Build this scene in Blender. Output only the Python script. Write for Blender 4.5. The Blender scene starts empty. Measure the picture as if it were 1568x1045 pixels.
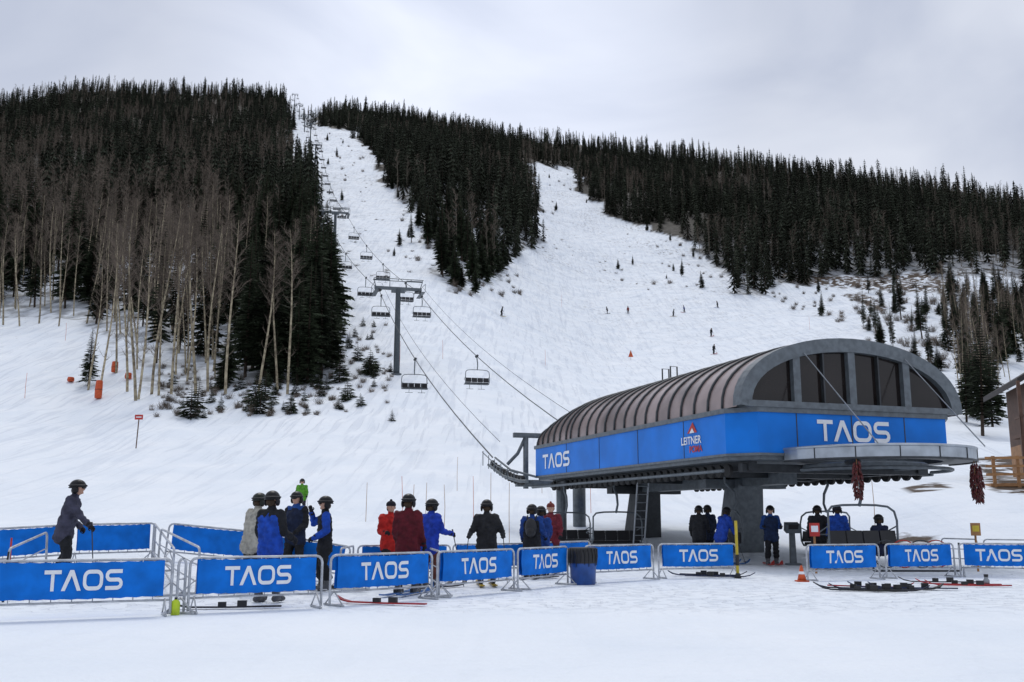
import bpy, math, random
import numpy as np
from mathutils import Vector, Matrix, noise as mnoise
random.seed(7); rng=np.random.default_rng(11)
S=bpy.context.scene
S.view_settings.view_transform='Standard'; S.view_settings.look='None'; S.view_settings.exposure=0
COL=S.collection
TH=math.radians(10.23); CT,ST=math.cos(TH),math.sin(TH); CH=1.35; F=1524.4
# ---------------------------------------------------------------- camera
cd=bpy.data.cameras.new("camera"); cam=bpy.data.objects.new("camera",cd); COL.objects.link(cam)
cam.location=(0,0,CH); cam.rotation_euler=(math.pi/2+TH,0,0); cd.lens=35; cd.sensor_width=36; cd.clip_start=.1; cd.clip_end=6000
S.camera=cam
# ---------------------------------------------------------------- materials
def nt(m):
    m.use_nodes=True; n=m.node_tree; n.nodes.clear(); return n
def mat(name,col,rough=.6,metal=0,var=.15,scale=6,bump=0,bscale=30,rand=0,spec=.5,col2=None):
    m=bpy.data.materials.new(name); t=nt(m); N=t.nodes; L=t.links
    o=N.new('ShaderNodeOutputMaterial'); b=N.new('ShaderNodeBsdfPrincipled'); L.new(b.outputs[0],o.inputs[0])
    b.inputs['Roughness'].default_value=rough; b.inputs['Metallic'].default_value=metal
    b.inputs['Specular IOR Level'].default_value=spec
    tc=N.new('ShaderNodeTexCoord'); no=N.new('ShaderNodeTexNoise'); no.inputs['Scale'].default_value=scale; no.inputs['Detail'].default_value=1 if rand else 3
    L.new(tc.outputs['Object'],no.inputs['Vector'])
    mx=N.new('ShaderNodeMix'); mx.data_type='RGBA'
    c2=col2 or tuple(c*(1-var*1.6) for c in col); c1=col if col2 else tuple(min(1,c*(1+var*.6)) for c in col)
    mx.inputs[6].default_value=(*c1,1); mx.inputs[7].default_value=(*c2,1)
    mr=N.new('ShaderNodeMapRange'); mr.inputs[1].default_value=.35; mr.inputs[2].default_value=.65
    L.new(no.outputs[0],mr.inputs[0]); L.new(mr.outputs[0],mx.inputs[0])
    out=mx.outputs[2]
    if rand>0:
        oi=N.new('ShaderNodeObjectInfo'); hs=N.new('ShaderNodeHueSaturation')
        r=N.new('ShaderNodeMapRange'); r.inputs[3].default_value=1-rand; r.inputs[4].default_value=1+rand
        L.new(oi.outputs['Random'],r.inputs[0]); L.new(r.outputs[0],hs.inputs['Value']); L.new(out,hs.inputs['Color']); out=hs.outputs[0]
    L.new(out,b.inputs['Base Color'])
    if bump>0:
        n2=N.new('ShaderNodeTexNoise'); n2.inputs['Scale'].default_value=bscale; n2.inputs['Detail'].default_value=3
        L.new(tc.outputs['Object'],n2.inputs['Vector']); bp=N.new('ShaderNodeBump'); bp.inputs['Strength'].default_value=.6; bp.inputs['Distance'].default_value=bump
        L.new(n2.outputs[0],bp.inputs['Height']); L.new(bp.outputs[0],b.inputs['Normal'])
    return m
M={}
M['needle']=mat('spruce_needles',(.040,.052,.030),.8,var=.5,scale=.8,rand=.5,spec=.1)
M['needlef']=mat('spruce_needles_far',(.035,.041,.028),.85,var=.45,scale=.6,rand=.6,spec=.05)
M['bark']=mat('spruce_bark',(.06,.045,.035),.9,scale=3,spec=.1)
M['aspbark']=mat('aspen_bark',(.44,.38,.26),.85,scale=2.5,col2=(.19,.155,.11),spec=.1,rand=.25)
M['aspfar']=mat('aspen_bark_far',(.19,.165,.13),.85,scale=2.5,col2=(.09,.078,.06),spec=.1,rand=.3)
M['twig']=mat('aspen_twigs',(.155,.125,.10),.9,spec=.1,rand=.3)
M['steel']=mat('galvanised_steel',(.30,.32,.34),.45,.6,scale=4)
M['dsteel']=mat('dark_steel',(.05,.055,.06),.5,.4)
M['gsteel']=mat('painted_grey_steel',(.13,.15,.165),.5,.2)
M['towerg']=mat('tower_grey',(.10,.12,.135),.6,.2)
M['silver']=mat('silver_rim',(.42,.46,.50),.38,.7,scale=2)
M['blue']=mat('terminal_blue',(.004,.19,.70),.42,var=.12,scale=.7,spec=.22)
M['banner']=mat('banner_blue',(.004,.165,.64),.6,var=.14,scale=3,bump=.01,bscale=5,spec=.15)
M['white']=mat('white_lettering',(.80,.82,.84),.5,var=.04)
M['frame']=mat('white_painted_tube',(.50,.52,.55),.4,.1,var=.2)
M['roofp']=mat('smoked_roof_panel',(.30,.235,.22),.24,.12,var=.3,scale=.5)
M['glass']=mat('dark_window_glass',(.016,.012,.011),.10,0,var=.3,scale=.6,spec=.4)
M['black']=mat('black_plastic',(.012,.012,.014),.5)
M['rubber']=mat('rubber',(.02,.02,.02),.8)
M['rope']=mat('steel_rope',(.05,.055,.06),.6,.3)
M['red']=mat('red_paint',(.50,.03,.02),.5)
M['orange']=mat('orange_padding',(.60,.09,.02),.6,bump=.01)
M['yellow']=mat('yellow_paint',(.55,.42,.03),.5)
M['lime']=mat('lime_plastic',(.50,.65,.02),.4)
M['chile']=mat('dried_chile',(.13,.012,.012),.4,scale=20,col2=(.045,.006,.006))
M['skin']=mat('skin',(.52,.30,.21),.55,var=.08)
M['boot']=mat('ski_boot',(.07,.07,.075),.35)
M['wood']=mat('brown_wood',(.10,.05,.03),.7,scale=4)
M['wood2']=mat('golden_wood',(.35,.17,.06),.6,scale=4)
M['roofd']=mat('dark_roof',(.035,.03,.03),.8)
M['bin']=mat('blue_barrel',(.012,.07,.28),.4)
cache={}
def cmat(c,rough=.75,nm='fabric'):
    k=(nm,)+tuple(round(x,3) for x in c)
    if k not in cache: cache[k]=mat(nm,c,rough,var=.22,scale=9,bump=.015,bscale=22,spec=.25)
    return cache[k]
# ---------------------------------------------------------------- mesh builder
class MB:
    def __init__(s): s.v=[];s.f=[];s.m=[]
    def add(s,v,f,mi=0):
        o=len(s.v); s.v.extend([tuple(p) for p in v]); s.f.extend([tuple(i+o for i in q) for q in f]); s.m.extend([mi]*len(f))
    def box(s,c,d,mi=0,R=None,taper=1):
        x,y,z=[q/2 for q in d]; P=[]
        for k,t in ((-z,1),(z,taper)):
            for a,b in ((-x,-y),(x,-y),(x,y),(-x,y)): P.append(Vector((a*t,b*t,k)))
        if R is not None: P=[R@p for p in P]
        c=Vector(c); s.add([p+c for p in P],[(3,2,1,0),(4,5,6,7),(0,1,5,4),(1,2,6,5),(2,3,7,6),(3,0,4,7)],mi)
    def tube(s,p0,p1,r0,r1=None,n=8,mi=0,cap=True): s.path([p0,p1],[r0,r0 if r1 is None else r1],n,mi,cap)
    def path(s,pts,r,n=8,mi=0,cap=True,closed=False):
        pts=[Vector(p) for p in pts]; k=len(pts)
        if not hasattr(r,'__len__'): r=[r]*k
        V=[];up=None
        for i,p in enumerate(pts):
            if closed: d=pts[(i+1)%k]-pts[i-1]
            else: d=pts[min(i+1,k-1)]-pts[max(i-1,0)]
            d.normalize()
            if up is None:
                up=Vector((0,0,1)) if abs(d.z)<.9 else Vector((0,1,0))
            u=(up-d*up.dot(d)); 
            if u.length<1e-4: u=d.orthogonal()
            u.normalize(); up=u; w=d.cross(u)
            for j in range(n):
                a=2*math.pi*j/n; V.append(p+(u*math.cos(a)+w*math.sin(a))*r[i])
        Fc=[]
        for i in range(k if closed else k-1):
            for j in range(n):
                a=i*n+j;b=i*n+(j+1)%n;c=((i+1)%k)*n+(j+1)%n;d_=((i+1)%k)*n+j; Fc.append((a,b,c,d_))
        if cap and not closed: Fc.append(tuple(range(n-1,-1,-1))); Fc.append(tuple((k-1)*n+j for j in range(n)))
        s.add(V,Fc,mi)
    def sphere(s,c,r,mi=0,nu=12,nv=8,R=None,z0=-1):
        if not hasattr(r,'__len__'): r=(r,r,r)
        V=[];Fc=[];c=Vector(c)
        p0=math.asin(max(-1,z0))
        for i in range(nv+1):
            ph=p0+(math.pi/2-p0)*i/nv
            for j in range(nu):
                a=2*math.pi*j/nu; p=Vector((math.cos(a)*math.cos(ph)*r[0],math.sin(a)*math.cos(ph)*r[1],math.sin(ph)*r[2]))
                if R is not None: p=R@p
                V.append(p+c)
        for i in range(nv):
            for j in range(nu): Fc.append((i*nu+j,i*nu+(j+1)%nu,(i+1)*nu+(j+1)%nu,(i+1)*nu+j))
        s.add(V,Fc,mi)
    def prism(s,poly,z0,z1,mi=0,mtop=None):
        n=len(poly); V=[(x,y,z0) for x,y in poly]+[(x,y,z1) for x,y in poly]
        s.add(V,[(i,(i+1)%n,n+(i+1)%n,n+i) for i in range(n)],mi)
        s.add(V,[tuple(range(n-1,-1,-1)),tuple(range(n,2*n))],mi if mtop is None else mtop)
    def mesh(s,name,mats,smooth=False):
        me=bpy.data.meshes.new(name); me.from_pydata(s.v,[],s.f)
        for m in mats: me.materials.append(m)
        me.polygons.foreach_set('material_index',s.m)
        if smooth: me.polygons.foreach_set('use_smooth',[True]*len(s.f))
        me.update(); return me
    def obj(s,name,mats,parent=None,smooth=False,loc=None,rz=0):
        o=bpy.data.objects.new(name,s.mesh(name,mats,smooth)); COL.objects.link(o)
        if parent: o.parent=parent
        if loc is not None: o.location=loc
        o.rotation_euler[2]=rz
        return o
def empty(name,loc=(0,0,0),rz=0,sc=1):
    e=bpy.data.objects.new(name,None); COL.objects.link(e); e.location=loc; e.rotation_euler[2]=rz; e.scale=(sc,)*3; e.empty_display_size=.3; return e
# ---------------------------------------------------------------- terrain
def ss(x,a,b):
    t=np.clip((x-a)/(b-a),0,1); return t*t*(3-2*t)
YG=np.exp(np.linspace(math.log(8),math.log(4000),1600))
def prof(k):
    ys,zs=zip(*k); z=np.interp(YG,ys,zs); w=np.hanning(61); w/=w.sum()
    return np.convolve(np.pad(z,30,mode='edge'),w,'same')[30:-30]
PL=prof([(0,0),(31,0),(38,.25),(45,.9),(52,1.9),(60,3.2),(75,6.2),(95,11.4),(115,18),(160,34.5),(205,53.8),(300,96),(450,165.6),(700,287),(1000,441),(4000,1800)])
PR=prof([(0,0),(31,0),(38,.25),(45,.9),(52,1.7),(60,2.7),(75,5.2),(95,9.1),(115,13.5),(150,22),(195,34.5),(270,58),(350,92),(450,136),(600,200),(1000,375),(4000,1500)])
UK=[-.8,-.546,-.477,-.351,-.247,-.233,-.212,-.184,-.0585,.032,.123,.29,.43,.546,.8]
TK=[.43,.437,.449,.450,.443,.438,.424,.431,.411,.393,.382,.362,.342,.322,.30]
def hgt(X,Y):
    X=np.asarray(X,float);Y=np.asarray(Y,float); Yc=np.maximum(Y,8.); u=X/np.maximum(Yc,20)
    yr=np.interp(u,[-.6,-.24,-.2,0,.15,.3,.6],[700,930,980,900,800,700,600])
    Ym=np.minimum(Yc,yr)
    w=ss(u,-.1,.12)
    base=lambda y:(1-w)*np.interp(y,YG,PL)+w*np.interp(y,YG,PR)
    z=base(Ym); zr=base(yr); tgt=1.35+yr*np.interp(u,UK,TK)
    z=z*(1+(tgt/zr-1)*ss(Ym/yr,.3,1.))
    z=z-(Yc-Ym)*.35
    a=np.clip((Yc-60)/300,0,1)
    z=z+a*(1.6*np.sin(X*.043+Y*.021)+1.1*np.sin(X*.081-Y*.057+1.3)+.6*np.sin(X*.19+Y*.13))
    b=np.clip((Yc-48)/40,0,1)
    z=z+b*(.18*np.sin(X*.5+Y*.2)+.12*np.sin(X*.31-Y*.63)+.06*np.sin(X*1.3+Y*.9))
    z=z+.5*ss(-X,3,7)*ss(Y,15.5,21)*(1-ss(Y,40,50))
    z=z+1.6*ss(X,12,20)*ss(Y,34,46)*(1-ss(Y,52,75))
    return z
def h1(x,y): return float(hgt(x,y))
def proj(X,Y,Z):
    dz=Z-CH; zc=Y*CT+dz*ST; v=-Y*ST+dz*CT; zc=np.where(zc<.5,.5,zc)
    return 784+F*X/zc, 522.7-F*v/zc
def at(bx,D):
    """ground position at a given bearing (photo column) and distance in metres"""
    x=0
    for _ in range(4):
        z=h1(x,D); x=(bx-784)/F*(D*CT+(z-CH)*ST)
    return Vector((x,D,h1(x,D)))
def pip(px,py,poly):
    r=np.zeros(px.shape,bool); n=len(poly); j=n-1
    for i in range(n):
        xi,yi=poly[i];xj,yj=poly[j]
        c=((yi>py)!=(yj>py))&(px<(xj-xi)*(py-yi)/((yj-yi) or 1e-9)+xi); r^=c; j=i
    return r
LEFT=[(-260,488),(130,486),(195,545),(225,598),(400,596),(500,588),(512,500),(497,420),(487,300),(449,240),(440,150),(434,60),(-260,60)]
RIGHT=[(476,192),(545,200),(575,250),(602,288),(632,332),(662,390),(690,444),(735,440),(765,424),(792,396),(822,372),(822,310),(814,262),(818,250),(884,262),(888,290),(930,330),(985,350),(1060,372),(1108,412),(1128,456),(1200,440),(1300,424),(1420,418),(1450,430),(1480,425),(1900,430),(1900,60),(476,60)]
def wob(X,Y,px,py,amp=1.):
    a=7*np.sin(X*.11+Y*.05)+5*np.sin(X*.27-Y*.13+1)+4*np.sin(X*.05+Y*.31+2); b=5*np.sin(X*.17+Y*.09+3)+4*np.sin(X*.33+Y*.21)
    return px+a*amp,py+b*amp*.8
ys=np.concatenate([np.linspace(-60,8,12),np.linspace(9,60,150)[0:],np.exp(np.linspace(math.log(60.5),math.log(1200),430)),np.linspace(1250,3500,20)])
sx=np.linspace(-1,1,520); sx=np.sign(sx)*np.abs(sx)**1.15
GX=np.outer(60+np.maximum(ys,0)*.95,sx); GY=np.repeat(ys[:,None],sx.size,1); GZ=hgt(GX,GY)
nr,nc=GX.shape
co=np.stack([GX,GY,GZ],-1).reshape(-1,3)
idx=np.arange(nr*nc).reshape(nr,nc)
q=np.stack([idx[:-1,:-1],idx[:-1,1:],idx[1:,1:],idx[1:,:-1]],-1).reshape(-1,4)
me=bpy.data.meshes.new('snow_ground'); me.vertices.add(len(co)); me.vertices.foreach_set('co',co.ravel())
me.loops.add(q.size); me.loops.foreach_set('vertex_index',q.ravel().astype(np.int32))
me.polygons.add(len(q)); me.polygons.foreach_set('loop_start',np.arange(0,q.size,4,dtype=np.int32)); me.polygons.foreach_set('loop_total',np.full(len(q),4,np.int32))
me.update(calc_edges=True); me.polygons.foreach_set('use_smooth',np.ones(len(q),bool))
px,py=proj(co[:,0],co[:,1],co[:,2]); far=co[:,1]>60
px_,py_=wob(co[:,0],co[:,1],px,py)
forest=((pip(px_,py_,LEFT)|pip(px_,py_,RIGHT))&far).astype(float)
soil=(pip(px,py,[(1195,420),(1300,424),(1420,418),(1455,432),(1445,450),(1300,442),(1210,434)])|pip(px,py,[(1488,704),(1700,685),(1700,765),(1520,754)])|pip(px,py,[(1375,748),(1440,738),(1460,748),(1400,756)])|pip(px,py,[(1340,830),(1400,806),(1445,812),(1420,836)])|pip(px,py,[(1290,452),(1320,448),(1360,470),(1350,480)])).astype(float)*(co[:,1]>33)
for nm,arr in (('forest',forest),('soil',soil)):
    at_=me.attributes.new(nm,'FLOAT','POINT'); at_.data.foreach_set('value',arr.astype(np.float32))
ter=bpy.data.objects.new('snow_ground',me); COL.objects.link(ter)
def snowmat():
    m=bpy.data.materials.new('snow'); t=nt(m); N=t.nodes; L=t.links
    o=N.new('ShaderNodeOutputMaterial'); b=N.new('ShaderNodeBsdfPrincipled'); L.new(b.outputs[0],o.inputs[0]); b.inputs['Roughness'].default_value=.7; b.inputs['Specular IOR Level'].default_value=.2
    g=N.new('ShaderNodeNewGeometry'); P=g.outputs['Position']
    def noi(sc,det=2,dist=0,vec=P):
        n=N.new('ShaderNodeTexNoise'); n.inputs['Scale'].default_value=sc; n.inputs['Detail'].default_value=det; n.inputs['Distortion'].default_value=dist; L.new(vec,n.inputs['Vector']); return n.outputs[0]
    def rng_(x,a,b_,c=0,d=1):
        r=N.new('ShaderNodeMapRange'); r.inputs[1].default_value=a;r.inputs[2].default_value=b_;r.inputs[3].default_value=c;r.inputs[4].default_value=d; L.new(x,r.inputs[0]); return r.outputs[0]
    def mth(op,a,b_):
        r=N.new('ShaderNodeMath'); r.operation=op
        for i,x in enumerate((a,b_)):
            if isinstance(x,(int,float)): r.inputs[i].default_value=x
            else: L.new(x,r.inputs[i])
        return r.outputs[0]
    def mix(f,a,b_):
        r=N.new('ShaderNodeMix'); r.data_type='RGBA'; L.new(f,r.inputs[0])
        for i,x in ((6,a),(7,b_)):
            if isinstance(x,tuple): r.inputs[i].default_value=(*x,1)
            else: L.new(x,r.inputs[i])
        return r.outputs[2]
    c=mix(rng_(noi(.25,4),.35,.65),(.87,.905,.94),(.80,.85,.905))
    sep=N.new('ShaderNodeSeparateXYZ'); L.new(P,sep.inputs[0]); Y=sep.outputs[1]
    hill=rng_(Y,75,260); up=rng_(Y,35,90,.12,1.)
    mp=N.new('ShaderNodeMapping'); mp.inputs['Rotation'].default_value=(0,0,.5); mp.inputs['Scale'].default_value=(.9,.05,.05); L.new(P,mp.inputs[0])
    mp2=N.new('ShaderNodeMapping'); mp2.inputs['Rotation'].default_value=(0,0,-.9); mp2.inputs['Scale'].default_value=(.9,.06,.06); L.new(P,mp2.inputs[0])
    tr1=rng_(noi(1.6,2,.6,mp.outputs[0]),.56,.64); tr2=rng_(noi(1.3,2,.8,mp2.outputs[0]),.57,.65)
    tr=mth('MULTIPLY',mth('MAXIMUM',tr1,tr2),up)
    c=mix(mth('MULTIPLY',tr,.30),c,(.52,.57,.66))
    # trampled snow in the queue: footprints dented, with subtle shading painted into their colour
    tramp=mth('MULTIPLY',rng_(Y,14.5,16.5),rng_(Y,28,36,1.,0.)); foot=rng_(noi(3.3,3,.4),.52,.60)
    c=mix(mth('MULTIPLY',mth('MULTIPLY',foot,tramp),.22),c,(.55,.60,.70))
    sp=rng_(noi(.9,5,.3),.555,.62); cl=rng_(noi(.05,3),.40,.60); hill2=rng_(Y,150,380)
    c=mix(mth('MULTIPLY',mth('MULTIPLY',sp,cl),mth('MULTIPLY',hill2,.62)),c,(.20,.18,.17))
    sp3=rng_(noi(2.6,2,.2),.68,.72)
    c=mix(mth('MULTIPLY',sp3,mth('MULTIPLY',rng_(Y,90,170),.6)),c,(.12,.10,.09))
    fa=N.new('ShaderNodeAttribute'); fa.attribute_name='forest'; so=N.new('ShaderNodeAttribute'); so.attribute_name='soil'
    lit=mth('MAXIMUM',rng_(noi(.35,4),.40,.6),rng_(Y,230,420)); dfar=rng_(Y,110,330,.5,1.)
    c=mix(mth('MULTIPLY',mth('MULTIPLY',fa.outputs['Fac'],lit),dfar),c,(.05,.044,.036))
    c=mix(mth('MULTIPLY',so.outputs['Fac'],rng_(noi(.6,5),.42,.5)),c,(.085,.06,.042))
    L.new(c,b.inputs['Base Color'])
    h=mth('ADD',mth('MULTIPLY',noi(2.2,4),.09),mth('MULTIPLY',noi(.45,2),.24))
    h=mth('ADD',h,mth('MULTIPLY',tr,-.05)); h=mth('ADD',h,mth('MULTIPLY',noi(13,2),.018))
    h=mth('ADD',h,mth('MULTIPLY',mth('MULTIPLY',foot,tramp),-.05))
    mp3=N.new('ShaderNodeMapping'); mp3.inputs['Scale'].default_value=(.25,1.6,1); L.new(P,mp3.inputs[0])
    h=mth('ADD',h,mth('MULTIPLY',noi(1.1,2,.4,mp3.outputs[0]),.07))
    h=mth('ADD',h,mth('MULTIPLY',mth('MULTIPLY',noi(.22,2),hill),1.7))
    bp=N.new('ShaderNodeBump'); bp.inputs['Strength'].default_value=.8; bp.inputs['Distance'].default_value=1; L.new(h,bp.inputs['Height']); L.new(bp.outputs[0],b.inputs['Normal'])
    return m
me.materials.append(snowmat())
# ---------------------------------------------------------------- tree prototypes
def spruce(seed,lv,nb,ns,R=2.6,H=16.,bare=.06):
    r=random.Random(seed); b=MB()
    b.path([(0,0,-1.),(0,0,H*.5),(0,0,H*.98)],[.22,.13,.02],5,1,False)
    for i in range(lv):
        t=bare+(1-bare)*(i/(lv-1))**.92; z=H*t*.985
        rad=R*(1-t)**.8*(1 if t>bare+.08 else .75)*r.uniform(.75,1.12)+.12
        n=max(3,int(nb*(1-.45*t)))
        a0=r.random()*6.28
        for k in range(n):
            if r.random()<.08: continue
            a=a0+6.283*k/n+r.uniform(-.35,.35); l=rad*r.uniform(.55,1.2)
            d=Vector((math.cos(a),math.sin(a),0)); s=Vector((-d.y,d.x,0)); dr=r.uniform(.18,.5)*(1-t*.9)
            def P(q): return Vector((0,0,z))+d*l*q+Vector((0,0,-dr*l*q*q*1.2+.12*l*q))
            for j in range(ns):
                q=(j+.7)/ns*.88+.05; w=l*.42*(1-.65*q)*r.uniform(.7,1.25)
                p=P(q); f=d*l*.28
                for sg in (-1,1):
                    tip=p+s*sg*w+f*.9+Vector((0,0,-w*r.uniform(.25,.75)))
                    b.add([p-d*l*.10,p+d*l*.14,tip],[(0,1,2)],0)
            b.add([P(.78)+s*.07*l,P(.78)-s*.07*l,P(1.12)+Vector((0,0,.02))],[(0,1,2)],0)
            b.add([P(.1)+Vector((0,0,.05)),P(.1)-Vector((0,0,.07*l+.05)),P(.9)-Vector((0,0,.1*l)),P(.9)],[(0,1,2,3)],0)
    b.add([(.09,0,H*.93),(-.09,0,H*.93),(0,0,H*1.03)],[(0,1,2)],0); b.add([(0,.09,H*.93),(0,-.09,H*.93),(0,0,H*1.03)],[(0,1,2)],0)
    return b.mesh('spruce_mesh',[M['needle'],M['bark']])
def spruce_far(seed,R=2.9,H=16.,lv=13,nb=8,bl=.75):
    """distant spruce: drooping ragged boughs, fuller faces"""
    r=random.Random(seed); b=MB(); b.path([(0,0,-1.),(0,0,H*.9)],[.2,.04],4,1,False)
    for i in range(lv):
        t=.05+.93*(i/(lv-1)); z=H*t; rad=R*(1-t)**bl*r.uniform(.7,1.2)+.22; n=max(4,int(nb*(1-.4*t))); a0=r.random()*6.28; dz=H/lv
        for k in range(n):
            a=a0+6.283*k/n+r.uniform(-.3,.3); l=rad*r.uniform(.6,1.3); hw=3.6/n*.62
            c,s=math.cos(a),math.sin(a); zt=z+dz*.75; ze=z-l*r.uniform(.15,.42)
            c1,s1=math.cos(a-hw),math.sin(a-hw); c2,s2=math.cos(a+hw),math.sin(a+hw); q=.60
            b.add([(0,0,min(zt,H)),(c1*l*q,s1*l*q,(zt+ze)/2-dz*.25),(c*l,s*l,ze),(c2*l*q,s2*l*q,(zt+ze)/2-dz*.3)],[(0,1,2),(0,2,3)],0)
    b.add([(.16,0,H*.92),(-.16,0,H*.92),(0,0,H*1.03)],[(0,1,2)],0); b.add([(0,.16,H*.92),(0,-.16,H*.92),(0,0,H*1.03)],[(0,1,2)],0)
    return b.mesh('spruce_far_mesh',[M['needlef'],M['bark']])
def aspen(seed,H=18.,nl=26,nt_=15,sides=6,cb=.45,tk=1.,bark='aspbark'):
    r=random.Random(seed); b=MB(); ph=r.random()*6; am=r.uniform(.15,.5)
    def T(t): return Vector((am*math.sin(ph+t*3.4)-am*math.sin(ph),am*math.cos(ph*1.7+t*2.8)-am*math.cos(ph*1.7),H*t))
    ts=[-.05,.12,.3,.5,.7,.85,1]; k_=.85; b.path([T(t) for t in ts],[.17*k_,.15*k_,.13*k_,.10*k_,.07*k_,.04,.012],sides,0,False)
    for i in range(nl+8):
        low=i>=nl
        t=r.uniform(.18,cb) if low else cb+(.97-cb)*((i+.5)/nl)
        a=r.random()*6.283; l=(r.uniform(.5,1.1) if low else r.uniform(1.,2.5)*(1-.55*(t-cb)/(1-cb))); rise=r.uniform(.5,1.3)
        d=Vector((math.cos(a),math.sin(a),rise)).normalized(); p0=T(t); p1=p0+d*l*.5+Vector((0,0,-.05)); p2=p0+d*l+Vector((0,0,l*.15))
        b.path([p0,p1,p2],[.035,.022,.008],3,1,False)
        for j in range(4 if low else nt_):
            q=r.uniform(.15,1); p=p0.lerp(p2,q); e=(d+Vector((r.uniform(-1,1),r.uniform(-1,1),r.uniform(-.2,1)))).normalized()*r.uniform(.4,1.1)*(1 if not low else .6)
            s=e.cross(Vector((r.uniform(-1,1),r.uniform(-1,1),r.uniform(-1,1)))).normalized()*r.uniform(.012,.022)*tk
            b.add([p-s,p+s,p+e],[(0,1,2)],1)
            m_=p+e*.45; e2=(e.normalized()+Vector((r.uniform(-1,1),r.uniform(-1,1),r.uniform(-.3,1)))*.8)*.4
            b.add([m_-s*.8,m_+s*.8,m_+e2],[(0,1,2)],1)
    return b.mesh('aspen_mesh',[M[bark],M['twig']])
def shrub(seed):
    r=random.Random(seed); b=MB()
    for i in range(60):
        a=r.random()*6.28; d=Vector((math.cos(a)*.6,math.sin(a)*.6,r.uniform(.5,1.4))).normalized()*r.uniform(.6,1.5)
        s=Vector((-d.y,d.x,0)).normalized()*.02; o=Vector((r.uniform(-.3,.3),r.uniform(-.3,.3),-.1))
        b.add([o-s,o+s,o+d],[(0,1,2)],0)
        for k in range(3):
            p=o+d*r.uniform(.3,.8); e=Vector((r.uniform(-.5,.5),r.uniform(-.5,.5),r.uniform(.1,.6))); b.add([p-s*.7,p+s*.7,p+e],[(0,1,2)],0)
    return b.mesh('shrub_mesh',[M['twig']])
SPN=[spruce(1,40,11,5,2.8),spruce(2,38,10,5,2.4,bare=.12),spruce(3,34,9,5,3.0,bare=.03),spruce(4,36,9,5,2.2,bare=.18)]
SPF=[spruce_far(11,2.7),spruce_far(12,2.3,lv=15),spruce_far(13,3.2,lv=12,bl=.6),spruce_far(14,2.0,nb=7),spruce_far(15,2.6,lv=11,bl=.55)]
ASN=[aspen(21),aspen(22,cb=.55),aspen(23,cb=.5),aspen(24,nl=32,cb=.38),aspen(25,nl=24,cb=.6)]
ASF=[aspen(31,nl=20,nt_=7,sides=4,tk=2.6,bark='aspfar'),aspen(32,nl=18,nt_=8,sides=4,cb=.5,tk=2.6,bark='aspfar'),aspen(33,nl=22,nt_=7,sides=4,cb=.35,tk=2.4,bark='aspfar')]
SAP=[spruce(41,16,9,4,3.6,H=10.,bare=.01),spruce(42,14,9,4,4.0,H=10.,bare=.01)]
SHR=[shrub(51),shrub(52)]
def scatter(name,pts,meshes):
    """pts: (x,y,z,rz,sc_xy,sc_z,variant)"""
    if not len(pts): return
    c=bpy.data.collections.new(name+'_kinds')
    for i,mm in enumerate(meshes):
        o=bpy.data.objects.new(f'{name}_kind_{i}',mm); c.objects.link(o)
    A=np.array(pts,float); me=bpy.data.meshes.new(name); me.vertices.add(len(A)); me.vertices.foreach_set('co',A[:,:3].ravel())
    a=me.attributes.new('rot','FLOAT_VECTOR','POINT'); R=np.zeros((len(A),3)); R[:,2]=A[:,3]; R[:,0]=rng.normal(0,.03,len(A)); R[:,1]=rng.normal(0,.03,len(A)); a.data.foreach_set('vector',R.ravel())
    a=me.attributes.new('scl','FLOAT_VECTOR','POINT'); a.data.foreach_set('vector',np.stack([A[:,4],A[:,4],A[:,5]],1).ravel())
    a=me.attributes.new('kind','INT','POINT'); a.data.foreach_set('value',A[:,6].astype(np.int32))
    o=bpy.data.objects.new(name,me); COL.objects.link(o)
    g=bpy.data.node_groups.new(name+'_gn','GeometryNodeTree'); g.interface.new_socket('Geometry',in_out='INPUT',socket_type='NodeSocketGeometry'); g.interface.new_socket('Geometry',in_out='OUTPUT',socket_type='NodeSocketGeometry')
    N=g.nodes;L=g.links; gi=N.new('NodeGroupInput'); go=N.new('NodeGroupOutput'); ip=N.new('GeometryNodeInstanceOnPoints'); ci=N.new('GeometryNodeCollectionInfo')
    ci.inputs['Collection'].default_value=c; ci.inputs['Separate Children'].default_value=True; ci.inputs['Reset Children'].default_value=True
    def na(n,t):
        x=N.new('GeometryNodeInputNamedAttribute'); x.data_type=t; x.inputs['Name'].default_value=n; return x.outputs['Attribute']
    er=N.new('FunctionNodeEulerToRotation'); L.new(na('rot','FLOAT_VECTOR'),er.inputs[0]); L.new(er.outputs[0],ip.inputs['Rotation'])
    L.new(na('scl','FLOAT_VECTOR'),ip.inputs['Scale']); L.new(na('kind','INT'),ip.inputs['Instance Index']); ip.inputs['Pick Instance'].default_value=True
    L.new(gi.outputs[0],ip.inputs['Points']); L.new(ci.outputs[0],ip.inputs['Instance']); L.new(ip.outputs[0],go.inputs[0])
    md=o.modifiers.new('scatter','NODES'); md.node_group=g
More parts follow.
